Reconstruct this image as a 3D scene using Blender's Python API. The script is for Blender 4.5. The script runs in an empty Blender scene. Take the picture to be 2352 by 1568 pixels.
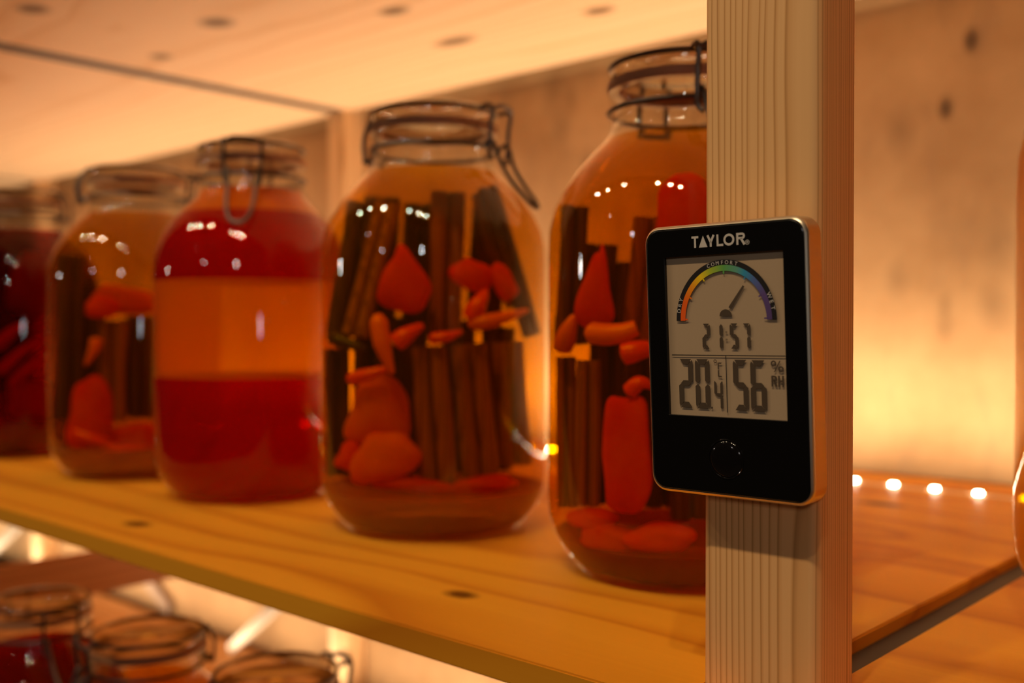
import bpy, bmesh, math, random
from mathutils import Vector, Matrix

PI = math.pi
sc = bpy.context.scene
COL = sc.collection
ZC = 1.30                      # height of the camera above the room floor; all heights below are given from the camera

# ------------------------------------------------------------------ camera
cam = bpy.data.cameras.new('camera')
cam.sensor_width = 36.0
cam.lens = 36.0 * 2366 / 2352
cam.clip_start = 0.02
cam.dof.use_dof = True
cam.dof.focus_distance = 0.398
cam.dof.aperture_fstop = 5.6
cam.dof.aperture_blades = 9
camo = bpy.data.objects.new('camera', cam)
COL.objects.link(camo)
camo.location = (0, 0, ZC)
camo.rotation_euler = (math.radians(90 - 0.7), 0, math.radians(90 - 47.47))
sc.camera = camo

# ------------------------------------------------------------------ world, view, exposure
sc.view_settings.view_transform = 'Standard'
sc.view_settings.look = 'None'
sc.view_settings.gamma = 1.0
sc.view_settings.use_curve_mapping = False
sc.view_settings.exposure = 0.0
w = bpy.data.worlds.new('dim_room')
sc.world = w
w.use_nodes = True
w.node_tree.nodes['Background'].inputs[0].default_value = (1.0, 0.62, 0.34, 1)
w.node_tree.nodes['Background'].inputs[1].default_value = 0.012
cy = sc.cycles
cy.max_bounces = 14
cy.transmission_bounces = 12
cy.glossy_bounces = 5
cy.diffuse_bounces = 6
cy.transparent_max_bounces = 28
cy.sample_clamp_indirect = 30.0
cy.blur_glossy = 0.6
cy.use_denoising = True

# ------------------------------------------------------------------ room lamps
LED_COL = (1.0, 0.79, 0.56)
LED_W = 3.4                   # watts per strip
SPOT_COL = (1.0, 0.74, 0.46)
def lamp(name, loc, power, radius, col):
    l = bpy.data.lights.new(name, 'POINT')
    l.energy = power; l.color = col; l.shadow_soft_size = radius
    o = bpy.data.objects.new(name, l); COL.objects.link(o)
    o.location = (loc[0], loc[1], loc[2] + ZC)
    return o
for x, p in ((-2.05, 13), (-1.60, 13), (-1.10, 13), (-0.32, 19), (-0.03, 19), (0.20, 15)):
    lamp('ceiling_spot', (x, -0.52, 1.50), p, 0.024, SPOT_COL)
lamp('room_lamp', (-1.05, -0.66, 0.58), 0.35, 0.012, (1.0, 0.86, 0.76))
lamp('room_lamp', (0.90, -1.55, 0.52), 6.0, 0.04, (1.0, 0.90, 0.84))
lamp('room_lamp', (0.90, -1.55, 0.64), 6.0, 0.04, (1.0, 0.90, 0.84))
lamp('room_lamp', (2.30, -0.90, 0.10), 3.0, 0.06, (0.96, 0.97, 1.0))  # added lamp, for a cool highlight on the hygrometer's right bevel
lamp('room_lamp', (-3.10, -1.1, 0.32), 5.0, 0.04, (1.0, 0.86, 0.76))
lamp('room_lamp', (-0.75, -2.0, 0.56), 3.0, 0.04, (1.0, 0.88, 0.80))

# ------------------------------------------------------------------ helpers
def new_obj(name, data, parent=None, loc=None):
    o = bpy.data.objects.new(name, data)
    COL.objects.link(o)
    if parent is not None: o.parent = parent
    if loc is not None: o.location = loc
    return o

def finish(bm, name, mat, parent=None, smooth=False, loc=None, recalc=True):
    if recalc: bmesh.ops.recalc_face_normals(bm, faces=bm.faces[:])
    me = bpy.data.meshes.new(name)
    bm.to_mesh(me); bm.free()
    if smooth:
        for p in me.polygons: p.use_smooth = True
        if smooth != 'all':
            try: me.set_sharp_from_angle(angle=math.radians(35))
            except Exception: pass
    if mat is not None: me.materials.append(mat)
    return new_obj(name, me, parent, loc)

def tag(o, label=None, cat=None, group=None, kind=None):
    if label: o['label'] = label
    if cat: o['category'] = cat
    if group: o['group'] = group
    if kind: o['kind'] = kind
    return o

def empty(name, loc, label, cat, group=None, rot=(0, 0, 0)):
    o = new_obj(name, None, None, loc)
    o.empty_display_size = 0.02
    o.rotation_euler = rot
    return tag(o, label, cat, group)

def add_box(bm, x0, x1, y0, y1, z0, z1, bev=0.0, seg=2):
    r = bmesh.ops.create_cube(bm, size=1.0)
    vs = r['verts']
    for v in vs:
        v.co = Vector(((x0 + x1) / 2 + v.co.x * (x1 - x0), (y0 + y1) / 2 + v.co.y * (y1 - y0), (z0 + z1) / 2 + v.co.z * (z1 - z0)))
    if bev > 0:
        es = list({e for v in vs for e in v.link_edges})
        bmesh.ops.bevel(bm, geom=es, offset=bev, segments=seg, profile=0.5, affect='EDGES')

def lathe(bm, prof, n=64, closed=False):
    rings = []
    for (r, z) in prof:
        if r < 1e-6:
            rings.append([bm.verts.new((0, 0, z))])
        else:
            rings.append([bm.verts.new((r * math.cos(2 * PI * i / n), r * math.sin(2 * PI * i / n), z)) for i in range(n)])
    pairs = list(zip(rings[:-1], rings[1:]))
    if closed: pairs.append((rings[-1], rings[0]))
    for a, b in pairs:
        for i in range(n):
            j = (i + 1) % n
            if len(a) == 1 and len(b) == 1: continue
            if len(a) == 1: bm.faces.new((a[0], b[i], b[j]))
            elif len(b) == 1: bm.faces.new((a[i], a[j], b[0]))
            else: bm.faces.new((a[i], a[j], b[j], b[i]))

def smooth_path(pts, n=6, closed=False):
    P = [Vector(p) for p in pts]
    out = []
    m = len(P)
    rng = m if closed else m - 1
    for i in range(rng):
        if closed: p0, p1, p2, p3 = P[(i - 1) % m], P[i], P[(i + 1) % m], P[(i + 2) % m]
        else: p0, p1, p2, p3 = P[max(i - 1, 0)], P[i], P[i + 1], P[min(i + 2, m - 1)]
        for k in range(n):
            t = k / n
            out.append(0.5 * ((2 * p1) + (-p0 + p2) * t + (2 * p0 - 5 * p1 + 4 * p2 - p3) * t * t + (-p0 + 3 * p1 - 3 * p2 + p3) * t ** 3))
    if not closed: out.append(P[-1])
    return out

def tube(bm, pts, rad, n=8, closed=False):
    P = [Vector(p) for p in pts]
    m = len(P)
    up = None
    rings = []
    for i in range(m):
        if closed: d = P[(i + 1) % m] - P[(i - 1) % m]
        else: d = P[min(i + 1, m - 1)] - P[max(i - 1, 0)]
        d.normalize()
        if up is None:
            up = Vector((0, 0, 1)) if abs(d.z) < 0.9 else Vector((1, 0, 0))
        up = (up - d * up.dot(d)).normalized()
        s = d.cross(up)
        r = rad(i / (m - 1)) if callable(rad) else rad
        rings.append([bm.verts.new(P[i] + (up * math.cos(2 * PI * k / n) + s * math.sin(2 * PI * k / n)) * r) for k in range(n)])
    pr = list(zip(rings[:-1], rings[1:]))
    if closed: pr.append((rings[-1], rings[0]))
    for a, b in pr:
        for k in range(n):
            bm.faces.new((a[k], a[(k + 1) % n], b[(k + 1) % n], b[k]))
    if not closed:
        bm.faces.new(rings[0][::-1]); bm.faces.new(rings[-1])

# ------------------------------------------------------------------ materials
class NT:
    def __init__(self, name):
        self.m = bpy.data.materials.new(name); self.m.use_nodes = True
        self.t = self.m.node_tree; self.t.nodes.clear()
        self.out = self.t.nodes.new('ShaderNodeOutputMaterial')
    def n(self, typ, **kw):
        nd = self.t.nodes.new(typ)
        for k, v in kw.items(): setattr(nd, k, v)
        return nd
    def put(self, sock, v):
        if isinstance(v, (int, float)): sock.default_value = v
        elif isinstance(v, (tuple, list)):
            sock.default_value = tuple(v) + ((1,) if len(v) == 3 and len(sock.default_value) == 4 else ())
        else: self.t.links.new(v, sock)
    def math(self, op, a, b=None, c=None, clamp=False):
        nd = self.n('ShaderNodeMath', operation=op, use_clamp=clamp)
        self.put(nd.inputs[0], a)
        if b is not None: self.put(nd.inputs[1], b)
        if c is not None: self.put(nd.inputs[2], c)
        return nd.outputs[0]
    def mix(self, f, a, b, blend='MIX'):
        nd = self.n('ShaderNodeMix', data_type='RGBA', blend_type=blend)
        self.put(nd.inputs[0], f); self.put(nd.inputs[6], a); self.put(nd.inputs[7], b)
        return nd.outputs[2]
    def ramp(self, f, stops):
        nd = self.n('ShaderNodeValToRGB')
        el = nd.color_ramp.elements
        while len(el) < len(stops): el.new(0.5)
        for e, (p, c) in zip(el, stops):
            e.position = p; e.color = tuple(c) + (1,) if len(c) == 3 else c
        self.put(nd.inputs[0], f)
        return nd.outputs[0]
    def noise(self, vec, scale, detail=3, rough=0.55):
        nd = self.n('ShaderNodeTexNoise')
        self.put(nd.inputs['Vector'], vec); nd.inputs['Scale'].default_value = scale
        nd.inputs['Detail'].default_value = detail; nd.inputs['Roughness'].default_value = rough
        return nd.outputs['Fac']
    def comb(self, x, y, z):
        nd = self.n('ShaderNodeCombineXYZ')
        self.put(nd.inputs[0], x); self.put(nd.inputs[1], y); self.put(nd.inputs[2], z)
        return nd.outputs[0]
    def surf(self, s, vol=None):
        self.t.links.new(s, self.out.inputs[0])
        if vol is not None: self.t.links.new(vol, self.out.inputs[1])
        return self.m
    def principled(self, col, rough=0.5, metal=0.0, **kw):
        b = self.n('ShaderNodeBsdfPrincipled')
        self.put(b.inputs['Base Color'], col); self.put(b.inputs['Roughness'], rough); self.put(b.inputs['Metallic'], metal)
        for k, v in kw.items(): self.put(b.inputs[k], v)
        return b

def plain(name, col, rough=0.5, metal=0.0, mottle=0.0, scale=40, **kw):
    t = NT(name)
    c = col
    if mottle > 0:
        tc = t.n('ShaderNodeTexCoord')
        f = t.noise(tc.outputs['Object'], scale)
        c = t.mix(f, tuple(x * (1 - mottle) for x in col), tuple(min(1, x * (1 + mottle)) for x in col))
    return t.surf(t.principled(c, rough, metal, **kw).outputs[0])

def emit(name, col, strength):
    t = NT(name)
    e = t.n('ShaderNodeEmission'); t.put(e.inputs[0], col); e.inputs[1].default_value = strength
    return t.surf(e.outputs[0])

def wood(name, light, mid, dark, axis, pith, freq, warp, stretch=1.0, knots=(), rough=0.55, fibre=0.25, blotch=0.2, spec=0.3):
    """Growth rings round a pith that runs along the axis; knots are (x, y, z, size, elongation) in the world."""
    t = NT(name)
    g = t.n('ShaderNodeNewGeometry')
    s = t.n('ShaderNodeSeparateXYZ'); t.put(s.inputs[0], g.outputs['Position'])
    ax = {'X': 0, 'Y': 1, 'Z': 2}[axis]
    a = s.outputs[ax]; b, c = [s.outputs[i] for i in range(3) if i != ax]
    v1 = t.comb(t.math('MULTIPLY', a, 1.7 * stretch), t.math('MULTIPLY', b, 5.0), t.math('MULTIPLY', c, 5.0))
    n1 = t.math('SUBTRACT', t.noise(v1, 1.6, 2), 0.5)
    v2 = t.comb(t.math('MULTIPLY', a, 4.0 * stretch), t.math('MULTIPLY', b, 30.0), t.math('MULTIPLY', c, 30.0))
    n2 = t.math('SUBTRACT', t.noise(v2, 1.3, 2), 0.5)
    bb = t.math('ADD', t.math('SUBTRACT', b, pith[0]), t.math('MULTIPLY', n1, warp))
    cc = t.math('ADD', t.math('SUBTRACT', c, pith[1]), t.math('MULTIPLY', n1, warp * 0.7))
    r = t.math('SQRT', t.math('ADD', t.math('MULTIPLY', bb, bb), t.math('MULTIPLY', cc, cc)))
    r = t.math('ADD', r, t.math('MULTIPLY', n2, warp * 0.05))
    rf_ = t.math('MULTIPLY', r, freq)
    jit = t.noise(t.comb(t.math('MULTIPLY', rf_, 0.33), t.math('MULTIPLY', a, 1.5), 0.0), 1.0, 1)
    fr = t.math('FRACT', t.math('ADD', rf_, t.math('MULTIPLY', jit, 2.6)))
    ring = t.ramp(fr, [(0.0, light), (0.45, light), (0.70, mid), (0.86, dark), (0.93, mid), (1.0, light)])
    v3 = t.comb(t.math('MULTIPLY', a, 6.0), t.math('MULTIPLY', b, 420.0), t.math('MULTIPLY', c, 420.0))
    fib = t.noise(v3, 1.0, 2)
    col = t.mix(t.math('MULTIPLY', fib, fibre), ring, dark)
    bl = t.noise(t.comb(t.math('MULTIPLY', a, 3.0), t.math('MULTIPLY', b, 16.0), t.math('MULTIPLY', c, 16.0)), 1.0, 2)
    col = t.mix(t.math('MULTIPLY', t.math('SUBTRACT', bl, 0.35, clamp=True), blotch * 3.0, clamp=True), col, mid)
    for (kx, ky, kz, ks, el) in knots:
        d = [t.math('SUBTRACT', s.outputs[i], (kx, ky, kz)[i]) for i in range(3)]
        d[ax] = t.math('DIVIDE', d[ax], el)
        q = t.math('SQRT', t.math('ADD', t.math('ADD', t.math('MULTIPLY', d[0], d[0]), t.math('MULTIPLY', d[1], d[1])), t.math('MULTIPLY', d[2], d[2])))
        m = t.math('SUBTRACT', 1.0, t.math('DIVIDE', q, ks), clamp=True)
        m = t.math('MULTIPLY', m, 1.6, clamp=True)
        col = t.mix(m, col, tuple(x * 0.30 for x in dark))
    return t.surf(t.principled(col, rough, 0.0, **{'Specular IOR Level': spec}).outputs[0])

def thin_glass(name, tint=(0.97, 0.97, 0.95), ior=1.5):
    t = NT(name)
    g = t.n('ShaderNodeNewGeometry')
    i = t.math('ADD', ior, t.math('MULTIPLY', g.outputs['Backfacing'], 1.0 / ior - ior))
    f = t.n('ShaderNodeFresnel'); t.put(f.inputs['IOR'], i)
    tr = t.n('ShaderNodeBsdfTransparent'); t.put(tr.inputs[0], tint)
    gl = t.n('ShaderNodeBsdfGlossy'); gl.inputs['Roughness'].default_value = 0.0; t.put(gl.inputs['Color'], (1, 1, 1))
    mx = t.n('ShaderNodeMixShader')
    t.put(mx.inputs[0], f.outputs[0]); t.t.links.new(tr.outputs[0], mx.inputs[1]); t.t.links.new(gl.outputs[0], mx.inputs[2])
    return t.surf(mx.outputs[0])

def clear_liquid(name, tint, sigma, haze, hcol):
    """Slightly cloudy liquid: tinted and absorbing, with a little haze that catches the light."""
    t = NT(name)
    tr = t.n('ShaderNodeBsdfTransparent'); t.put(tr.inputs['Color'], tint)
    d = t.n('ShaderNodeBsdfDiffuse'); t.put(d.inputs[0], hcol)
    tl = t.n('ShaderNodeBsdfTranslucent'); t.put(tl.inputs[0], hcol)
    m1 = t.n('ShaderNodeMixShader'); m1.inputs[0].default_value = 0.6
    t.t.links.new(d.outputs[0], m1.inputs[1]); t.t.links.new(tl.outputs[0], m1.inputs[2])
    m2 = t.n('ShaderNodeMixShader'); m2.inputs[0].default_value = haze
    t.t.links.new(tr.outputs[0], m2.inputs[1]); t.t.links.new(m1.outputs[0], m2.inputs[2])
    dmax = max(sigma)
    va = t.n('ShaderNodeVolumeAbsorption')
    va.inputs['Color'].default_value = tuple(1 - q / dmax for q in sigma) + (1,)
    va.inputs['Density'].default_value = dmax
    return t.surf(m2.outputs[0], va.outputs[0])

def pulp(name, col, col2=None, trans=0.5, scale=30, clear=0.0, tint=(1, 1, 1)):
    """Flesh or thick juice: half diffuse, half let through."""
    t = NT(name)
    c = col
    if col2 is not None:
        tc = t.n('ShaderNodeTexCoord')
        c = t.mix(t.ramp(t.noise(tc.outputs['Object'], scale, 3), [(0.35, (0, 0, 0)), (0.65, (1, 1, 1))]), col, col2)
    d = t.n('ShaderNodeBsdfDiffuse'); t.put(d.inputs[0], c)
    tl = t.n('ShaderNodeBsdfTranslucent'); t.put(tl.inputs[0], c)
    mx = t.n('ShaderNodeMixShader'); mx.inputs[0].default_value = trans
    t.t.links.new(d.outputs[0], mx.inputs[1]); t.t.links.new(tl.outputs[0], mx.inputs[2])
    if clear > 0:                                               # juice that is partly see-through
        tr = t.n('ShaderNodeBsdfTransparent'); t.put(tr.inputs[0], tint)
        m2 = t.n('ShaderNodeMixShader'); m2.inputs[0].default_value = clear
        t.t.links.new(mx.outputs[0], m2.inputs[1]); t.t.links.new(tr.outputs[0], m2.inputs[2])
        return t.surf(m2.outputs[0])
    return t.surf(mx.outputs[0])

M = {}
SH = -0.14                     # top of the jar shelf
TH = 0.0125                    # board thickness
CE = 0.325                     # underside of the shelf above
LO = -0.54                     # top of the shelf below
M['post'] = wood('pine_post', (0.87, 0.505, 0.21), (0.76, 0.405, 0.15), (0.50, 0.24, 0.072), 'Z', (-0.174, 0.385), 600, 0.011, 1.0, fibre=0.18, blotch=0.15)
M['shelf'] = wood('pine_shelf', (0.84, 0.365, 0.022), (0.76, 0.30, 0.016), (0.60, 0.20, 0.010), 'X', (0.62, -0.42 + ZC), 34, 0.16, 1.0,
                  knots=[(-0.697, 0.362, SH + ZC, 0.011, 1.6), (-0.386, 0.381, SH + ZC, 0.009, 1.5), (-0.338, 0.806, SH + ZC, 0.013, 1.8)], rough=0.5, spec=0.12)
M['ceil'] = wood('pine_upper_shelf', (0.84, 0.60, 0.35), (0.80, 0.55, 0.30), (0.70, 0.44, 0.21), 'X', (0.55, 0.62 + ZC), 60, 0.10, 1.0,
                 knots=[(-1.069, 0.445, CE + ZC, 0.020, 1.3), (-0.973, 0.597, CE + ZC, 0.022, 1.3), (-0.804, 0.698, CE + ZC, 0.016, 1.6),
                        (-0.838, 0.818, CE + ZC, 0.018, 2.2), (-1.143, 0.626, CE + ZC, 0.016, 1.2), (-0.649, 0.839, CE + ZC, 0.015, 1.6)])
M['low'] = wood('pine_lower_shelf', (0.80, 0.52, 0.26), (0.70, 0.42, 0.18), (0.5, 0.27, 0.10), 'X', (0.6, -0.9 + ZC), 70, 0.10)
M['back_post'] = wood('pine_back_post', (0.80, 0.53, 0.27), (0.70, 0.42, 0.18), (0.50, 0.27, 0.10), 'Z', (-1.23, 1.03), 200, 0.02,
                      knots=[(-1.222, 0.962, -0.49 + ZC, 0.012, 1.4)])
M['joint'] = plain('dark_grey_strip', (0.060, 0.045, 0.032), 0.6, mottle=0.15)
M['rail'] = wood('pine_rail', (0.62, 0.32, 0.12), (0.52, 0.25, 0.09), (0.36, 0.16, 0.05), 'Y', (-1.20, -0.25 + ZC), 150, 0.02)
M['lath'] = plain('pale_lath', (0.33, 0.255, 0.18), 0.6, mottle=0.08)
M['strut'] = plain('grey_brown_strut', (0.30, 0.20, 0.13), 0.7, mottle=0.2)
M['glass'] = thin_glass('jar_glass', ior=1.47)
M['lid_glass'] = thin_glass('lid_glass', (0.90, 0.85, 0.76), 1.6)
t_ = NT('wet_inner_glass'); g_ = t_.n('ShaderNodeBsdfTransparent'); t_.put(g_.inputs['Color'], (0.97, 0.97, 0.95)); M['wet_glass'] = t_.surf(g_.outputs[0])
M['rubber'] = plain('rubber_ring', (0.34, 0.15, 0.065), 0.6, mottle=0.15)
M['wire'] = plain('dark_steel_wire', (0.12, 0.10, 0.085), 0.45, 1.0, mottle=0.2)
M['tape'] = plain('led_tape', (0.80, 0.62, 0.42), 0.5)
M['chip'] = emit('led_chip', (1.0, 0.82, 0.55), 60.0)

def wall_mat():
    t = NT('stained_wall_panel')
    g = t.n('ShaderNodeNewGeometry')
    s = t.n('ShaderNodeSeparateXYZ'); t.put(s.inputs[0], g.outputs['Position'])
    X, Z = s.outputs[0], s.outputs[2]
    big = t.noise(g.outputs['Position'], 5.0, 4, 0.6)
    col = t.mix(t.ramp(big, [(0.38, (0, 0, 0)), (0.68, (1, 1, 1))]), (0.47, 0.285, 0.13), (0.32, 0.175, 0.07))
    streak = t.noise(t.comb(t.math('MULTIPLY', X, 26.0), 0.0, t.math('MULTIPLY', Z, 9.0)), 1.0, 3, 0.6)
    col = t.mix(t.ramp(streak, [(0.54, (0, 0, 0)), (0.74, (0.55, 0.55, 0.55))]), col, (0.27, 0.16, 0.08))
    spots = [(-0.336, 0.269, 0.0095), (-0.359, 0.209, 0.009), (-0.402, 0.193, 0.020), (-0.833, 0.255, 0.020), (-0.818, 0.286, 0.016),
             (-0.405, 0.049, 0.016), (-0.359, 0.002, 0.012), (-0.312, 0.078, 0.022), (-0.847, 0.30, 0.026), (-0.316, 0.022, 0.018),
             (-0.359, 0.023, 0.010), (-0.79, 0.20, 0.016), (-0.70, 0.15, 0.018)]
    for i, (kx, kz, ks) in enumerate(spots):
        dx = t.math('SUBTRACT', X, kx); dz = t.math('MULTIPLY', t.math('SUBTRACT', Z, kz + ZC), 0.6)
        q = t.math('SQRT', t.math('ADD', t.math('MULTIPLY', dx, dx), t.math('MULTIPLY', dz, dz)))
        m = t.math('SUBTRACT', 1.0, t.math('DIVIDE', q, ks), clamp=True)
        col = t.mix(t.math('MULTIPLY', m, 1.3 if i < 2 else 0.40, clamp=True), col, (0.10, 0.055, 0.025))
    return t.surf(t.principled(col, 0.75, 0.0, **{'Specular IOR Level': 0.2}).outputs[0])
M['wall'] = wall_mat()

# ------------------------------------------------------------------ setting: back wall
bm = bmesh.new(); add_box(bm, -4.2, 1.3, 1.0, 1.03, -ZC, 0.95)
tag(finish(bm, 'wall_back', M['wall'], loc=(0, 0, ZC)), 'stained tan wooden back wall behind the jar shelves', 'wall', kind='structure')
bm = bmesh.new(); add_box(bm, -4.2, 1.3, -3.2, 1.03, -0.04, 0.0)
tag(finish(bm, 'floor', plain('floor_dark', (0.10, 0.07, 0.05), 0.6, mottle=0.2)), 'dark room floor under the rack', 'floor', kind='structure')

# ------------------------------------------------------------------ rack: boards, posts, rails
YF, YB = 0.3235, 0.976         # front and back edges of the boards
GX = -1.237                    # joint of the bays
def board(name, x0, x1, ztop, mat, label, notch=None):
    """A board with an optional notch (x0, x1, y0, y1) cut out of its end for the post."""
    bm = bmesh.new()
    if notch is None:
        pts = [(x0, YF), (x1, YF), (x1, YB), (x0, YB)]
    else:
        a0, b0, b1 = notch
        if x0 < -0.5: pts = [(x0, YF), (x1, YF), (x1, b0), (a0, b0), (a0, b1), (x1, b1), (x1, YB), (x0, YB)]
        else: pts = [(x0, YF), (x1, YF), (x1, YB), (x0, YB), (x0, b1), (a0, b1), (a0, b0), (x0, b0)]
    z0, z1 = ztop - TH, ztop
    lo = [bm.verts.new((x, y, z0)) for x, y in pts]; hi = [bm.verts.new((x, y, z1)) for x, y in pts]
    bm.faces.new(lo[::-1]); bm.faces.new(hi)
    n = len(pts)
    for i in range(n):
        bm.faces.new((lo[i], lo[(i + 1) % n], hi[(i + 1) % n], hi[i]))
    bmesh.ops.bevel(bm, geom=bm.edges[:], offset=0.0008, segments=2, affect='EDGES')
    return tag(finish(bm, name, mat, loc=(0, 0, ZC)), label, 'shelf board', 'pine shelf boards of the rack')
PX0, PX1, PY0, PY1 = -0.2186, -0.1697, 0.3488, 0.3810
NX = PX0 - 0.0008
n_ = (NX, PY0 - 0.0008, PY1 + 0.0008)
n2_ = (PX1 + 0.0008, PY0 - 0.0008, PY1 + 0.0008)
board('shelf_board', GX + 0.016, -0.1995, SH, M['shelf'], 'orange pine shelf board under the row of five big preserving jars', n_)
board('shelf_board', -0.1808, 0.85, SH, M['shelf'], 'orange pine shelf board right of the post, across a narrow gap', n2_)
board('shelf_board', -2.30, GX - 0.016, SH, M['shelf'], 'pine shelf board continuing left behind the leftmost dark red jar')
board('shelf_board', GX + 0.016, -0.1995, CE + TH, M['ceil'], 'pale knotty pine board above the jars, nearest the post', n_)
board('shelf_board', -0.1808, 0.85, 0.60, M['ceil'], 'unseen pine board high right of the post, added to block the spots', n2_)  # added unseen board; its height blocks the spots and weakens bounce on the wall
board('shelf_board', -2.30, GX - 0.016, CE + TH, M['ceil'], 'pale pine board overhead beyond the dark joint line, upper left')
board('shelf_board', GX + 0.016, -0.1995, LO, M['low'], 'lower pine shelf board carrying the three jars at bottom left', n_)
board('shelf_board', -2.30, GX - 0.016, LO, M['low'], 'lower pine shelf board in the far bay behind the bottom jars')
board('shelf_board', -3.34, -2.318, CE + TH, M['ceil'], 'farthest pine board overhead, past the second joint line at far left')

def post(x0, x1, y0, y1, mat, label, bev, name='wooden_post'):
    bm = bmesh.new()
    add_box(bm, x0, x1, y0, y1, -ZC, 0.80)
    es = [e for e in bm.edges if abs(e.verts[0].co.z - e.verts[1].co.z) > 1]
    bmesh.ops.bevel(bm, geom=es, offset=bev, segments=5, profile=0.5, affect='EDGES')
    return tag(finish(bm, name, mat, smooth=True, loc=(0, 0, ZC)), label, 'wooden post', 'upright pine posts of the rack')
post(PX0, PX1, PY0, PY1, M['post'], 'pale pine front post carrying the black digital hygrometer', 0.0042)
post(-1.257, -1.217, 0.960, 0.999, M['back_post'], 'pine back post against the wall behind the layered red and orange jar', 0.002)
post(-2.325, -2.285, 0.960, 0.999, M['back_post'], 'far pine back post at the left edge above the leftmost jar', 0.002)

bm = bmesh.new(); add_box(bm, -1.272, -1.252, 0.33, 0.958, -0.331, -0.280, 0.001)
tag(finish(bm, 'cross_rail', M['rail'], loc=(0, 0, ZC)), 'dark brown wooden cross rail below the shelf, above the bottom left jars', 'rail')

bm = bmesh.new(); add_box(bm, -0.216, -0.164, PY1 + 0.001, 0.96, SH - TH - 0.0325, SH - TH - 0.0003, 0.001)
tag(finish(bm, 'support_rail', M['rail'], loc=(0, 0, ZC)), 'wooden support rail under the shelf gap beside the front post', 'rail')
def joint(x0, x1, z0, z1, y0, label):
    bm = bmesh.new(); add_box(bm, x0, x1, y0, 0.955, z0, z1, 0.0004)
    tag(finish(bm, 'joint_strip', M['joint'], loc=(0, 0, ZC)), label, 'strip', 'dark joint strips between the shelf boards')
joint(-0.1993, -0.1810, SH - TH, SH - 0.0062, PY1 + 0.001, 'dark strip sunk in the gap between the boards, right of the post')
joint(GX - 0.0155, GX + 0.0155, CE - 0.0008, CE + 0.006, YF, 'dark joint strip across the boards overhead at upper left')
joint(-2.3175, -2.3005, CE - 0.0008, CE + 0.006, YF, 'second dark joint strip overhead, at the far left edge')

def stick(name, p, q, wdt, thk, mat, label, cat):
    p, q = Vector(p), Vector(q)
    d = (q - p); L = d.length; d.normalize()
    nrm = Vector((0, 1, 0)); s = d.cross(nrm)
    bm = bmesh.new()
    add_box(bm, -wdt / 2, wdt / 2, -thk / 2, thk / 2, 0, L, 0.001)
    m = Matrix((s, nrm, d)).transposed().to_4x4(); m.translation = p
    bm.transform(m)
    return tag(finish(bm, name, mat, loc=(0, 0, ZC)), label, cat)
stick('diagonal_brace', (-1.502, 0.945, LO + 0.006), (-0.995, 0.945, SH - TH - 0.006), 0.016, 0.012, M['lath'], 'pale diagonal wooden brace behind the lids of the bottom jars', 'brace')
stick('diagonal_brace', (-2.532, 0.945, LO + 0.006), (-1.870, 0.945, SH - TH - 0.006), 0.020, 0.012, M['lath'], 'pale diagonal brace at the far left edge under the shelf', 'brace')
stick('wall_strut', (-1.925, 0.992, -0.460), (-1.785, 0.992, LO + 0.010), 0.024, 0.010, M['strut'], 'short dark slanting strut on the wall above the middle bottom lid', 'strut')

# ------------------------------------------------------------------ LED strips on the boards
chip_me = None
def led_strip(x0, x1, z, y, label, chips=True, power=LED_W):
    global chip_me
    root = empty('led_strip', ((x0 + x1) / 2, y, z + ZC), label, 'light strip', 'warm light strips along the back of the shelves')
    L = x1 - x0
    bm = bmesh.new(); add_box(bm, -L / 2, L / 2, -0.004, 0.004, 0.0, 0.0008)
    finish(bm, 'tape', M['tape'], root)
    if chip_me is None:
        bm = bmesh.new(); add_box(bm, -0.0028, 0.0028, -0.0024, 0.0024, 0.0008, 0.0030, 0.0006)
        o = finish(bm, 'led_chip', M['chip'], root); chip_me = o.data
        bpy.data.objects.remove(o)
    if chips:
        k = x0 + ((-0.2953 - x0) % 0.0362)
        while k < x1 - 0.004:
            new_obj('led_chip', chip_me, root, (k - (x0 + x1) / 2, 0, 0)); k += 0.0362
    l = bpy.data.lights.new('led_strip_light', 'AREA'); l.shape = 'RECTANGLE'; l.size = L; l.size_y = 0.006
    l.spread = math.radians(164); l.energy = power * L; l.color = LED_COL
    o = new_obj('led_strip_light', l, root, (0, 0, 0.0055)); o.rotation_euler = (PI - math.radians(20), 0, 0)     # strip turned towards the wall
    return root
led_strip(-1.245, -0.215, SH, 0.902, 'warm light strip on the shelf behind the five jars')
led_strip(-0.172, 0.80, SH, 0.902, 'strip of glowing warm lights on the shelf right of the post', power=LED_W * 0.72)
led_strip(-2.27, -1.285, SH, 0.902, 'warm light strip on the far left shelf, hidden by the jars', chips=False)
led_strip(-1.245, -0.215, LO, 0.902, 'warm light strip on the lower shelf below the jars', chips=False, power=LED_W * 0.75)
led_strip(-3.30, -1.285, LO, 0.902, 'warm light strip on the lower far shelf', chips=False, power=LED_W * 0.75)

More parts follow.
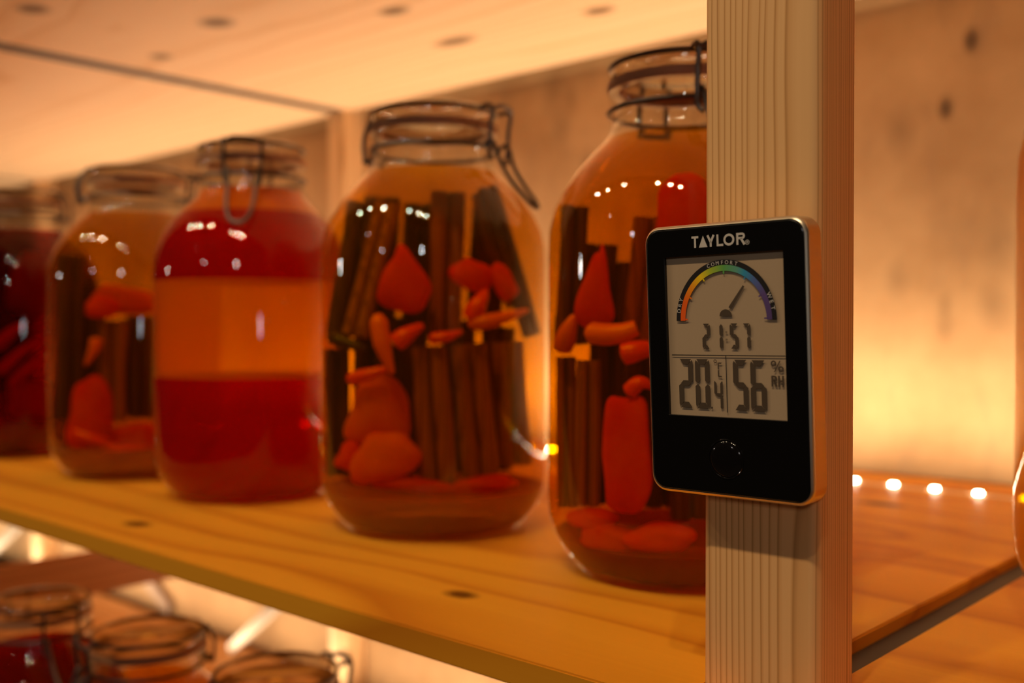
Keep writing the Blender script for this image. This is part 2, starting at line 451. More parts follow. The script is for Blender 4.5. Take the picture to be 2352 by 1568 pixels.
# ------------------------------------------------------------------ preserving jars
R = 0.0802
OUT = [(0.0, 0.0015), (0.050, 0.0015), (0.0585, 0.0), (0.062, 0.0012), (0.0655, 0.005), (0.0715, 0.0125), (0.0768, 0.0215), (0.0795, 0.031), (R, 0.042),
       (R, 0.10), (R, 0.185), (0.0795, 0.198), (0.0770, 0.209), (0.0725, 0.219), (0.0655, 0.2295), (0.0575, 0.239), (0.0500, 0.2465), (0.0455, 0.2515), (0.0435, 0.2565),
       (0.0432, 0.261), (0.0440, 0.2635), (0.0432, 0.2660), (0.0432, 0.2705), (0.0445, 0.2735), (0.0447, 0.2775)]
INN = [(0.0395, 0.2775), (0.0405, 0.2620), (0.0418, 0.2560), (0.0440, 0.2508), (0.0491, 0.2459), (0.0569, 0.2385), (0.0650, 0.2289), (0.0720, 0.2185), (0.0764, 0.2087), (0.0790, 0.1978), (0.0797, 0.185),
       (0.0797, 0.10), (0.0797, 0.042), (0.0789, 0.0315), (0.0762, 0.0221), (0.0709, 0.0132), (0.0650, 0.0064), (0.0600, 0.0040), (0.0500, 0.0032), (0.0300, 0.0030), (0.0, 0.0030)]
def inner_radius(z):
    P = sorted(INN, key=lambda q: q[1])
    for (r0, z0), (r1, z1) in zip(P[:-1], P[1:]):
        if z0 <= z <= z1: return r0 + (r1 - r0) * (z - z0) / max(z1 - z0, 1e-9)
    return P[-1][0]
def fill_profile(z0, z1, gap=0.0002):
    """Profile of the liquid between two levels, just inside the glass."""
    P = sorted(INN, key=lambda q: q[1])
    pts = [(0.0, max(z0, 0.0036))]
    a = max(z0, 0.0038)
    pts.append((inner_radius(a) - gap, a))
    for (r, z) in P:
        if a + 0.0015 < z < z1 - 0.0015: pts.append((r - gap, z))
    pts.append((inner_radius(z1) - gap, z1)); pts.append((0.0, z1))
    return pts
WIRE = 0.0016
def meshes_for_jar():
    d = {}
    bm = bmesh.new(); lathe(bm, OUT + INN, 80)
    bm.faces.ensure_lookup_table()
    for i, f in enumerate(bm.faces):                            # the wetted inner wall does not mirror
        if i // 80 >= len(OUT) + 2: f.material_index = 1
    d['glass_body'] = (bm, 'glass')
    bm = bmesh.new()
    lathe(bm, [(0.0, 0.2842), (0.030, 0.2842), (0.0368, 0.2825), (0.0395, 0.2828), (0.0430, 0.2835), (0.0440, 0.2850), (0.0440, 0.2892), (0.0424, 0.2905), (0.0424, 0.2925),
               (0.0410, 0.2942), (0.0372, 0.2960), (0.0330, 0.2965), (0.0300, 0.2945), (0.0, 0.2935)], 72)
    d['lid'] = (bm, 'lid_glass')
    bm = bmesh.new(); lathe(bm, [(0.0375, 0.2777), (0.0452, 0.2777), (0.0458, 0.2800), (0.0452, 0.2833), (0.0375, 0.2824)], 64, closed=True); d['rubber_seal'] = (bm, 'rubber')
    bm = bmesh.new(); tube(bm, [(0.0438 * math.cos(2 * PI * i / 56), 0.0438 * math.sin(2 * PI * i / 56), 0.2916) for i in range(56)], WIRE, 8, True); d['lid_wire'] = (bm, 'wire')
    bm = bmesh.new(); tube(bm, [(0.0447 * math.cos(2 * PI * i / 56), 0.0447 * math.sin(2 * PI * i / 56), 0.2658) for i in range(56)], WIRE, 8, True); d['neck_wire'] = (bm, 'wire')
    # front clamp, towards local +X
    bm = bmesh.new()
    fr = [(0.0440, 0.0150, 0.2916), (0.0500, 0.0150, 0.2925), (0.0530, 0.0150, 0.2890), (0.0515, 0.0150, 0.2780), (0.0510, 0.0150, 0.2660), (0.0500, 0.0140, 0.2590), (0.0520, 0.0120, 0.2560)]
    tube(bm, smooth_path(fr, 5), WIRE, 8)
    tube(bm, smooth_path([(x, -y, z) for x, y, z in fr], 5), WIRE, 8)
    tube(bm, smooth_path([(0.0530, 0.0150, 0.2895), (0.0560, 0.0080, 0.2925), (0.0560, 0.0, 0.2930), (0.0560, -0.0080, 0.2925), (0.0530, -0.0150, 0.2895)], 5), WIRE, 8)
    d['clamp_frame'] = (bm, 'wire')
    bm = bmesh.new()
    lv = [(0.0452, 0.0120, 0.2658), (0.0500, 0.0125, 0.2690), (0.0535, 0.0120, 0.2650), (0.0575, 0.0110, 0.2530), (0.0655, 0.0105, 0.2400), (0.0735, 0.0085, 0.2300), (0.0785, 0.0040, 0.2235)]
    tube(bm, smooth_path(lv + [(x, -y, z) for x, y, z in lv[::-1]], 5), WIRE, 8)
    d['lever'] = (bm, 'wire')
    bm = bmesh.new()
    for s in (-1, 1):
        tube(bm, smooth_path([(-0.0440, s * 0.0090, 0.2916), (-0.0470, s * 0.0090, 0.2895), (-0.0520, s * 0.0090, 0.2800), (-0.0528, s * 0.0090, 0.2700), (-0.0510, s * 0.0090, 0.2610), (-0.0480, s * 0.0090, 0.2612), (-0.0452, s * 0.0085, 0.2655)], 5), WIRE, 8)
    tube(bm, [(-0.0512, -0.0105, 0.2612), (-0.0512, 0.0105, 0.2612)], WIRE * 1.3, 8)
    d['hinge'] = (bm, 'wire')
    out = {}
    for k, (bm, mt) in d.items():
        o = finish(bm, k, M[mt], smooth=True); out[k] = o.data
        if k == 'glass_body': o.data.materials.append(M['wet_glass'])
        bpy.data.objects.remove(o)
    return out
JM = meshes_for_jar()
JARS = []
def jar(x, y, z, face, label, group='glass preserving jars with wire clamps'):
    root = empty('preserving_jar', (x, y, z + ZC), label, 'jar', group, (0, 0, face))
    for k in ('glass_body', 'lid', 'rubber_seal', 'lid_wire', 'neck_wire', 'clamp_frame', 'lever', 'hinge'):
        new_obj(k, JM[k], root)
    JARS.append(root)
    return root
def at(ax, dist):
    """Ground point at an angle (degrees right of the optical axis) and a distance from the camera foot."""
    th = math.radians(47.47); a = math.radians(ax)
    dep, lat = dist * math.cos(a), dist * math.sin(a)
    return (-math.cos(th) * dep + math.sin(th) * lat, math.sin(th) * dep + math.cos(th) * lat)
def facing(ax, deg):
    """Clamp heading: 0 faces the camera, positive turns towards the picture's right."""
    x, y = at(ax, 1.0)
    return math.atan2(-y, -x) + math.radians(deg)
def fill(j, z0, z1, mat, label=None, name='liquid'):
    bm = bmesh.new(); lathe(bm, fill_profile(z0, z1), 72)
    o = finish(bm, name, mat, j, smooth=True)
    if label: o['label'] = label
    return o

M['amber'] = clear_liquid('amber_liquor', (0.97, 0.75, 0.05), (2.2, 5, 25), 0.05, (0.82, 0.42, 0.005))
M['amber_dark'] = clear_liquid('amber_red_liquor', (0.96, 0.72, 0.05), (2.8, 7, 25), 0.05, (0.80, 0.36, 0.005))
M['amber_pale'] = clear_liquid('amber_brown_liquor', (0.94, 0.70, 0.08), (3.2, 6, 22), 0.05, (0.65, 0.30, 0.005))
M['dark_red'] = clear_liquid('dark_red_liquor', (0.70, 0.16, 0.05), (10, 30, 35), 0.03, (0.40, 0.04, 0.01))
M['red_juice'] = pulp('red_juice', (0.52, 0.003, 0.001), (0.60, 0.006, 0.001), 0.55, 12, 0.40, (0.78, 0.03, 0.004))
M['orange_juice'] = pulp('orange_juice', (0.95, 0.27, 0.004), (0.97, 0.31, 0.006), 0.60, 12, 0.45, (0.98, 0.56, 0.01))
M['yellow_juice'] = pulp('amber_juice', (0.88, 0.40, 0.003), (0.90, 0.43, 0.004), 0.5, 12, 0.4, (0.98, 0.7, 0.02))
ANG = {5: 9.55, 4: -4.32, 3: -14.15, 2: -20.0, 1: -25.4, 0: 35.2}
DST = {5: 0.611, 4: 0.7387, 3: 0.906, 2: 1.070, 1: 1.29, 0: 0.56}
j5 = jar(*at(ANG[5], DST[5]), SH, facing(ANG[5], 23), 'tall jar of reddish amber liquor half hidden by the post and hygrometer')
j4 = jar(*at(ANG[4], DST[4]), SH, facing(ANG[4], 62), 'amber jar packed with cinnamon sticks and red fruit, second from the post')
j3 = jar(*at(ANG[3], DST[3]), SH, facing(ANG[3], -8), 'jar of layered red and orange juice with its clamp facing front')
j2 = jar(*at(ANG[2], DST[2]), SH, facing(ANG[2], 100), 'amber brown jar with cinnamon, left of the layered red and orange jar')
j1 = jar(*at(ANG[1], DST[1]), SH, facing(ANG[1], -120), 'dark red jar at the far left end of the shelf row')
j0 = jar(*at(ANG[0], DST[0]), SH, facing(ANG[0], 20), 'jar of cloudy amber yellow liquid cut off by the right edge')
j0.scale = (1.12, 1.12, 1.12)                                  # the bigger size of jar
M['murk'] = pulp('murky_sediment', (0.40, 0.14, 0.018), (0.46, 0.17, 0.022), 0.45, 25, 0.42, (0.90, 0.45, 0.05))
M['murk_red'] = pulp('murky_red_sediment', (0.34, 0.06, 0.012), (0.40, 0.09, 0.014), 0.45, 25, 0.50, (0.85, 0.25, 0.04))
for j_, h_, m_s in ((j5, 0.0215, 'murk_red'), (j4, 0.0290, 'murk'), (j2, 0.0290, 'murk')):
    fill(j_, 0.0, h_, M[m_s], 'murky brown sediment at the bottom', 'sediment')
fill(j5, 0.0217, 0.2500, M['amber_dark'], 'reddish amber liquor')
fill(j4, 0.0292, 0.2500, M['amber'], 'clear amber liquor')
fill(j3, 0.0, 0.1005, M['red_juice'], 'lower red juice layer', 'juice_layer')
fill(j3, 0.1007, 0.1795, M['orange_juice'], 'middle orange juice layer', 'juice_layer')
fill(j3, 0.1797, 0.2360, M['red_juice'], 'upper red juice layer', 'juice_layer')
fill(j3, 0.2362, 0.2560, M['orange_juice'], 'thin orange juice layer at the neck', 'juice_layer')
fill(j2, 0.0292, 0.2500, M['amber_pale'], 'amber brown liquor')
fill(j1, 0.0, 0.2500, M['dark_red'], 'dark red liquor')
fill(j0, 0.0, 0.2500, M['yellow_juice'], 'cloudy amber yellow liquid')
jc = jar(-0.628, 0.432, LO, facing(-13, 115), 'jar on the lower shelf, rightmost of the three lids at bottom left')
jb = jar(-0.790, 0.419, LO, facing(-19, -70), 'jar on the lower shelf, middle of the three lids at bottom left')
ja = jar(-0.955, 0.400, LO, facing(-25, 20), 'red liquor jar on the lower shelf in the bottom left corner')
fill(jc, 0.0, 0.2500, M['amber_dark'], 'brown amber liquor')
fill(jb, 0.0, 0.2500, M['amber_dark'], 'brown amber liquor')
fill(ja, 0.0, 0.2500, M['dark_red'], 'dark red liquor')

# ------------------------------------------------------------------ what floats in the jars
M['cinnamon'] = wood('cinnamon_bark', (0.38, 0.125, 0.028), (0.29, 0.085, 0.020), (0.14, 0.036, 0.010), 'Z', (-0.5, 0.3), 300, 0.02, fibre=0.5, rough=0.7)
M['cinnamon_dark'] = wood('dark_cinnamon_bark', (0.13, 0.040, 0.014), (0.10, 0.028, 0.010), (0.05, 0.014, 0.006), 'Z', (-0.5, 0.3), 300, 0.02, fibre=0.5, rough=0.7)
M['red_fruit'] = pulp('red_fruit_flesh', (0.92, 0.045, 0.008), (0.95, 0.11, 0.012), 0.5, 45)
M['orange_fruit'] = pulp('orange_fruit_flesh', (0.97, 0.18, 0.012), (0.98, 0.27, 0.02), 0.5, 45)
M['chili'] = plain('red_chili_skin', (0.92, 0.05, 0.010), 0.3, mottle=0.2)
M['chili_black'] = plain('blackened_chili_skin', (0.045, 0.012, 0.008), 0.4, mottle=0.2)
M['chili_orange'] = plain('orange_red_chili_skin', (0.96, 0.16, 0.02), 0.35, mottle=0.2)

def frame_of(k):
    th = math.radians(47.47); a = math.radians(ANG[k])
    x, y = at(ANG[k], 1.0)
    f = Vector((-x, -y, 0)); s = Vector((0, 0, 1)).cross(f)      # towards the camera; picture right
    c = Vector((*at(ANG[k], DST[k]), 0))
    return c, s, f
def jp(k, px, py, fw):
    """A spot inside jar k: where it appears (pixel column/row of the photo) and how far in front of the jar's axis it lies."""
    c, s, f = frame_of(k)
    dep = DST[k] - fw
    ax = math.degrees(math.atan((px - 1176) / 2366.0)) - ANG[k]
    S = math.tan(math.radians(ax)) * dep
    col = math.cos(math.radians(ANG[k]))
    zz = (755 - py) / 2366.0 * dep * col
    return c + s * S + f * fw + Vector((0, 0, zz + ZC))

def cinnamon(p, q, rad, label, mat='cinnamon', group=None, seed=0):
    """A rolled quill: two bark scrolls curling towards each other."""
    rng = random.Random(seed)
    p, q = Vector(p), Vector(q)
    L = (q - p).length; d = (q - p).normalized()
    th = rad * 0.16
    half = []
    for i in range(19):
        t = i / 18
        a = -0.5 * PI + t * 3.4 * PI
        r = rad * (0.98 - 0.60 * t) * 0.56 if False else rad * 0.60 * (1 - 0.55 * t)
        half.append((a, r))
    sec_out, sec_in = [], []
    prof = []
    flat = rad * 0.62
    for i in range(15):                                         # right scroll
        t = i / 14; a = 1.5 * PI + t * 2.6 * PI
        r = rad * 0.52 * (1 - 0.50 * t)
        prof.append((flat - rad * 0.14 + r * math.cos(a), -rad * 0.0 + r * math.sin(a)))
    left = [(-x, y) for x, y in prof]
    line = left[::-1] + prof
    N = len(line)
    nr = []
    for i in range(N):
        a = Vector((*line[max(i - 1, 0)], 0)); b = Vector((*line[min(i + 1, N - 1)], 0))
        t = (b - a).normalized(); nr.append((-t.y, t.x))
    o = [(line[i][0] + nr[i][0] * th * 0.5, line[i][1] + nr[i][1] * th * 0.5) for i in range(N)]
    n = [(line[i][0] - nr[i][0] * th * 0.5, line[i][1] - nr[i][1] * th * 0.5) for i in range(N)]
    loop = o + n[::-1]
    bm = bmesh.new()
    up = Vector((0, 0, 1)) if abs(d.z) < 0.95 else Vector((1, 0, 0))
    c, s, f = up, None, None
    e1 = (up - d * up.dot(d)).normalized(); e2 = d.cross(e1)
    rot = rng.uniform(-0.5, 0.5)
    vdir = Vector((-p.x, -p.y, 0)).normalized(); vdir = (vdir - d * vdir.dot(d)).normalized(); sdir = d.cross(vdir)
    e1 = sdir * math.cos(rot) + vdir * math.sin(rot); e2 = -sdir * math.sin(rot) + vdir * math.cos(rot)
    rings = []
    for k in range(9):
        t = k / 8
        sc_ = 1 + 0.05 * math.sin(5 * t + seed) + rng.uniform(-0.02, 0.02)
        bow = e2 * (math.sin(t * PI) * L * 0.012 * rng.uniform(0.5, 1))
        rings.append([bm.verts.new(d * (t * L) + e1 * (x * sc_) + e2 * (y * sc_) + bow) for x, y in loop])
    m = len(loop)
    for a, b in zip(rings[:-1], rings[1:]):
        for i in range(m):
            bm.faces.new((a[i], a[(i + 1) % m], b[(i + 1) % m], b[i]))
    for rg, flip in ((rings[0], True), (rings[-1], False)):
        for i in range(N - 1):
            qd = (rg[i], rg[i + 1], rg[m - 2 - i], rg[m - 1 - i])
            bm.faces.new(qd[::-1] if flip else qd)
    return tag(finish(bm, 'cinnamon_stick', M[mat], smooth=True, loc=p), label, 'cinnamon stick', group)

def chili(pts, rad, label, mat='chili', group=None, tip=0.25):
    P = [Vector(p) for p in pts]
    o0 = P[0].copy()
    path = smooth_path([p - o0 for p in P], 8)
    bm = bmesh.new()
    def rr(t): return rad * (0.35 + 0.65 * min(1, t / 0.12)) * (1 - (1 - tip) * max(0, (t - 0.35) / 0.65) ** 1.3)
    tube(bm, path, rr, 12)
    return tag(finish(bm, 'chili_pepper', M[mat], smooth='all', loc=o0), label, 'chili pepper', group)

def fruit(p, size, s_axis, label, mat='red_fruit', group=None, seed=0, taper=0.0, name='fruit_piece', tilt=0.0, pw=0.75):
    """A soft-edged chunk: a superellipsoid with a taper towards the top and some lumps. size = (across, deep, high)."""
    rng = random.Random(seed)
    bm = bmesh.new()
    bmesh.ops.create_icosphere(bm, subdivisions=4, radius=1.0)
    ph = [rng.uniform(0, 6) for _ in range(6)]
    for v in bm.verts:
        x, y, z = v.co
        f = lambda u: math.copysign(abs(u) ** pw, u)
        x, y, z = f(x), f(y), f(z)
        k = 1 - taper * (z + 1) / 2
        lum = 1 + 0.07 * math.sin(3.1 * x + ph[0]) * math.sin(2.7 * z + ph[1]) + 0.05 * math.sin(5 * z + 4 * x + ph[2])
        v.co = Vector((x * k * size[0] * lum + 0.06 * size[0] * math.sin(2 * z + ph[3]), y * size[1] * lum + 0.25 * size[1] * x * x * (1 if seed % 2 else -1), z * size[2] * lum))
    ca, sa = math.cos(tilt), math.sin(tilt)
    for v in bm.verts:
        x, y, z = v.co
        x, z = x * ca + z * sa, -x * sa + z * ca
        v.co = Vector(s_axis) * x + Vector((s_axis.y, -s_axis.x, 0)) * y + Vector((0, 0, z))
    return tag(finish(bm, name, M[mat], smooth='all', loc=p), label, 'fruit piece', group)

# jar 4: cinnamon in two tiers
G4 = 'cinnamon sticks in the amber jar second from the post'
def cin(k, a, b, wpx, label, mat='cinnamon', g=None, seed=0):
    """a and b are (column, row, forward) of the stick's ends; wpx its width on the photo."""
    p, q = jp(k, *a), jp(k, *b)
    d = DST[k] - (a[2] + b[2]) / 2
    rad = wpx / 2366.0 * d / 2
    return cinnamon(p, q, rad, label, mat, g, seed)
I4 = ' in the jar second from the post'
cin(4, (790, 770, 0.012), (836, 470, 0.008), 78, 'blackish cinnamon stick leaning at the upper left' + I4, 'cinnamon_dark', G4, 1)
cin(4, (815, 770, 0.036), (893, 468, 0.020), 60, 'brown cinnamon stick leaning right, upper left' + I4, 'cinnamon', G4, 2)
cin(4, (1022, 770, 0.010), (1030, 442, 0.006), 76, 'upright cinnamon stick at upper centre' + I4, 'cinnamon', G4, 3)
cin(4, (1222, 770, 0.026), (1120, 430, 0.008), 46, 'dark cinnamon stick slanting along the upper right side' + I4, 'cinnamon_dark', G4, 4)
cin(4, (1190, 700, 0.010), (1110, 440, -0.006), 60, 'brown cinnamon stick behind the slanting one, upper right' + I4, 'cinnamon', G4, 5)
cin(4, (1008, 1105, 0.044), (985, 795, 0.044), 82, 'broad cinnamon stick at lower centre' + I4, 'cinnamon', G4, 6)
cin(4, (1105, 1095, 0.034), (1075, 790, 0.034), 84, 'cinnamon stick right of centre in the lower tier' + I4, 'cinnamon', G4, 7)
cin(4, (1185, 1070, 0.012), (1165, 785, 0.012), 74, 'rightmost cinnamon stick in the lower tier' + I4, 'cinnamon', G4, 8)
cin(4, (768, 1090, 0.000), (762, 800, 0.000), 56, 'dark cinnamon stick at the lower left edge' + I4, 'cinnamon_dark', G4, 9)
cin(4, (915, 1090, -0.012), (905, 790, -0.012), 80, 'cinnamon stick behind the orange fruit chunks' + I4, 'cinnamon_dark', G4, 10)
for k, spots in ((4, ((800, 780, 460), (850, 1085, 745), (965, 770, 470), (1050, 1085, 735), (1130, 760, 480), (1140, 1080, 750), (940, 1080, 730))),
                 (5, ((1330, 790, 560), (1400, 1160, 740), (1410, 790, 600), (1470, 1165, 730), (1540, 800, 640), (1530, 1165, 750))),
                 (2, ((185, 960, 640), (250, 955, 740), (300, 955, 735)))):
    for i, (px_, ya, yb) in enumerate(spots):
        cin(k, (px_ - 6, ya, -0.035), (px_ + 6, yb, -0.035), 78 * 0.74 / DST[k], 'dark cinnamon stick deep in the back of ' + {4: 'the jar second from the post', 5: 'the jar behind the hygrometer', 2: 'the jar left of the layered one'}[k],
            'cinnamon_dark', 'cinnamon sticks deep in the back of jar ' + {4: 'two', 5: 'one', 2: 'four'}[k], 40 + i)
def fr(k, px, py, fw, wpx, hpx, label, mat='red_fruit', g=None, seed=0, taper=0.0, tilt=0.0, deep=0.012, pw=0.75):
    d = DST[k] - fw
    _, s, _ = frame_of(k)
    return fruit(jp(k, px, py, fw), (wpx / 2366 * d / 2, deep, hpx / 2366 * d / 2), s, label, mat, g, seed, taper, tilt=tilt, pw=pw)
F4 = 'fruit pieces in the amber jar second from the post'
fr(4, 925, 640, 0.040, 160, 150, 'big red wedge of fruit at upper centre' + I4, 'red_fruit', F4, 1, 0.75)
fr(4, 1085, 630, 0.034, 120, 70, 'red fruit wing right of the big wedge' + I4, 'red_fruit', F4, 2, 0.35, 0.5, 0.008)
fr(4, 1155, 645, 0.030, 62, 90, 'small red fruit scrap beside the slanting cinnamon' + I4, 'red_fruit', F4, 3, 0.4, -0.4, 0.007)
fr(4, 868, 940, 0.034, 170, 160, 'orange domed fruit chunk at lower left' + I4, 'orange_fruit', F4, 4, 0.35)
fr(4, 885, 1045, 0.048, 205, 110, 'bright orange fruit wedge below the domed chunk' + I4, 'orange_fruit', F4, 5, 0.45, -0.25)
fr(4, 790, 1045, 0.040, 60, 70, 'red fruit sliver left of the orange wedge' + I4, 'red_fruit', F4, 6, 0.3, 0.4, 0.008)
fr(4, 950, 1112, 0.046, 200, 32, 'flat red fruit slice lying at the bottom left' + I4, 'red_fruit', F4, 7, 0.1, 0.10, 0.010)
fr(4, 1095, 1115, 0.042, 190, 36, 'flat red fruit slice lying at the bottom right' + I4, 'red_fruit', F4, 8, 0.1, -0.12, 0.010)
C4 = 'chili peppers in the amber jar second from the post'
chili([jp(4, 1078, 742, 0.052), jp(4, 1120, 738, 0.054), jp(4, 1170, 726, 0.052), jp(4, 1216, 712, 0.046)], 0.0052, 'long red chili lying level at the right' + I4, 'chili_orange', C4)
chili([jp(4, 1082, 735, 0.050), jp(4, 1098, 700, 0.052), jp(4, 1118, 668, 0.050)], 0.0070, 'stubby upright chili above the long level one' + I4, 'chili', C4)
chili([jp(4, 868, 720, 0.056), jp(4, 876, 780, 0.057), jp(4, 888, 820, 0.057), jp(4, 902, 858, 0.056)], 0.0062, 'red chili hanging at left of centre' + I4, 'chili_orange', C4)
chili([jp(4, 905, 790, 0.057), jp(4, 935, 768, 0.058), jp(4, 972, 746, 0.056)], 0.0064, 'short red chili pointing up right at centre' + I4, 'chili', C4)
chili([jp(4, 795, 872, 0.050), jp(4, 845, 858, 0.054), jp(4, 900, 842, 0.055)], 0.0045, 'thin red chili above the orange dome' + I4, 'chili', C4)
chili([jp(4, 985, 778, 0.056), jp(4, 1030, 772, 0.057), jp(4, 1062, 760, 0.055)], 0.0040, 'small dark chili across the middle' + I4, 'chili', C4)
chili([jp(4, 762, 770, 0.022), jp(4, 790, 785, 0.040), jp(4, 840, 800, 0.046)], 0.0055, 'blackened chili at the left edge' + I4, 'chili_black', C4)

# jar 5, the one behind the hygrometer
I5 = ' inside the jar behind the hygrometer'
G5, F5, C5 = ('cinnamon sticks in the jar behind the hygrometer', 'fruit pieces in the jar behind the hygrometer', 'chili peppers in the jar behind the hygrometer')
cin(5, (1303, 1172, 0.010), (1300, 820, 0.010), 46, 'narrow cinnamon stick at the lower left' + I5, 'cinnamon', G5, 11)
cin(5, (1350, 1168, 0.034), (1352, 828, 0.034), 56, 'knotted cinnamon stick, second from the left' + I5, 'cinnamon', G5, 12)
cin(5, (1590, 1190, 0.050), (1585, 840, 0.050), 90, 'cinnamon stick beside the post' + I5, 'cinnamon_dark', G5, 13)
cin(5, (1296, 790, 0.006), (1310, 470, 0.0), 66, 'dark upright cinnamon stick at the upper left' + I5, 'cinnamon_dark', G5, 14)
cin(5, (1470, 790, 0.006), (1500, 500, 0.0), 90, 'cinnamon stick deep in the upper middle' + I5, 'cinnamon', G5, 15)
fr(5, 1372, 660, 0.030, 120, 190, 'reddish tapered fruit wedge at upper left' + I5, 'red_fruit', F5, 9, 0.85, 0.05)
fr(5, 1565, 500, 0.020, 120, 190, 'bright red fruit slab near the top' + I5, 'red_fruit', F5, 10, 0.05, 0.05, pw=0.4)
fr(5, 1440, 1045, 0.052, 115, 260, 'tall red fruit slab standing at lower centre' + I5, 'red_fruit', F5, 11, 0.15, 0.0, 0.010, pw=0.4)
fr(5, 1395, 1250, 0.052, 190, 60, 'red fruit slice on the jar floor at left' + I5, 'red_fruit', F5, 12, 0.2, 0.15)
fr(5, 1520, 1235, 0.056, 170, 60, 'red fruit slice on the jar floor beside the post' + I5, 'red_fruit', F5, 13, 0.2, -0.10)
fr(5, 1345, 1200, 0.040, 120, 44, 'red fruit slice under the cinnamon sticks' + I5, 'red_fruit', F5, 14, 0.1, 0.0)
chili([jp(5, 1345, 762, 0.052), jp(5, 1390, 768, 0.056), jp(5, 1430, 764, 0.058), jp(5, 1462, 752, 0.058)], 0.0060, 'level red chili with a yellow tip' + I5, 'chili_orange', C5, 0.7)
chili([jp(5, 1425, 815, 0.060), jp(5, 1460, 806, 0.060), jp(5, 1490, 800, 0.058)], 0.0060, 'red chili end below the level one' + I5, 'chili', C5, 0.7)
chili([jp(5, 1282, 805, 0.020), jp(5, 1296, 762, 0.028), jp(5, 1312, 722, 0.030)], 0.0060, 'red chili slanting at the left edge' + I5, 'chili_orange', C5)
chili([jp(5, 1440, 905, 0.058), jp(5, 1470, 880, 0.060), jp(5, 1500, 890, 0.058)], 0.0045, 'small red chili above the tall slab' + I5, 'chili', C5)

# jar 2
I2 = ' inside the jar left of the layered one'
G2, F2 = 'cinnamon sticks in the jar left of the layered one', 'fruit pieces in the jar left of the layered one'
cin(2, (160, 955, 0.010), (165, 590, 0.006), 56, 'blackish cinnamon stick at the left edge' + I2, 'cinnamon_dark', G2, 21)
cin(2, (258, 965, 0.040), (262, 735, 0.040), 58, 'brown cinnamon stick at centre' + I2, 'cinnamon', G2, 22)
cin(2, (330, 960, 0.034), (328, 725, 0.034), 66, 'dark cinnamon stick next to the layered jar' + I2, 'cinnamon_dark', G2, 23)
cin(2, (215, 960, 0.000), (205, 720, 0.000), 60, 'cinnamon stick behind the red pieces' + I2, 'cinnamon_dark', G2, 24)
fr(2, 235, 705, 0.040, 80, 48, 'small red fruit piece at mid height' + I2, 'red_fruit', F2, 15, 0.3)
fr(2, 208, 945, 0.046, 120, 160, 'big red fruit piece at the lower left' + I2, 'red_fruit', F2, 16, 0.5, 0.1)
fr(2, 290, 690, 0.010, 150, 60, 'orange fruit layer above the cinnamon' + I2, 'orange_fruit', F2, 17, 0.1, 0.1)
fr(2, 315, 1005, 0.044, 110, 60, 'red fruit slab near the jar floor' + I2, 'red_fruit', F2, 18, 0.1, 0.0)
chili([jp(2, 165, 985, 0.050), jp(2, 220, 1008, 0.056), jp(2, 275, 1030, 0.058)], 0.0060, 'red chili slanting down at the bottom' + I2, 'chili')
chili([jp(2, 225, 1045, 0.056), jp(2, 290, 1036, 0.058), jp(2, 350, 1030, 0.052)], 0.0060, 'red chili lying flat at the bottom' + I2, 'chili')
chili([jp(2, 222, 775, 0.052), jp(2, 216, 800, 0.054), jp(2, 196, 838, 0.052)], 0.0055, 'orange-red chili at the left of centre' + I2, 'chili_orange')

# jar 1
I1 = ' inside the dark red jar at far left'
for i, (a, b) in enumerate((((-5, 858), (95, 778)), ((20, 890), (110, 812)), ((-10, 800), (60, 740)))):
    chili([jp(1, *a, 0.052), jp(1, (a[0] + b[0]) / 2, (a[1] + b[1]) / 2 - 6, 0.056), jp(1, *b, 0.054)], 0.0065,
          ('longest slanting red chili', 'lower slanting red chili', 'uppermost slanting red chili')[i] + I1, 'chili')
fr(1, 75, 920, 0.046, 110, 80, 'brownish orange fruit piece' + I1, 'orange_fruit', None, 19, 0.2, 0.1)
fr(1, 70, 655, 0.010, 90, 140, 'dark red fruit piece in the upper part' + I1, 'red_fruit', None, 20, 0.2, 0.1)

# everything in a jar is nudged until it lies clear of the glass
def tuck(o):
    cs = [o.location + v.co for v in o.data.vertices]
    cen = sum(cs, Vector()) / len(cs)
    k = min(range(1, 6), key=lambda q: (Vector(at(ANG[q], DST[q])) - cen.xy).length)
    ax = Vector(at(ANG[k], DST[k])); z0 = SH + ZC
    for _ in range(40):
        worst, dv = 0.0, None
        for v in o.data.vertices:
            p = o.location + v.co
            d = p.xy - ax
            e = d.length - (inner_radius(min(max(p.z - z0, 0.012), 0.245)) - 0.0012)
            if e > worst: worst, dv = e, d
        if worst < 1e-4: break
        dv = dv.normalized() * (worst * 0.6)
        o.location.x -= dv.x; o.location.y -= dv.y
        if _ > 15: o.location.z -= 0.001
    lo = min(o.location.z + v.co.z for v in o.data.vertices) - z0
    if lo < 0.0045: o.location.z += 0.0045 - lo
for o in list(COL.objects):
    if o.parent is None and o.name.split('.')[0] in ('cinnamon_stick', 'chili_pepper', 'fruit_piece'): tuck(o)

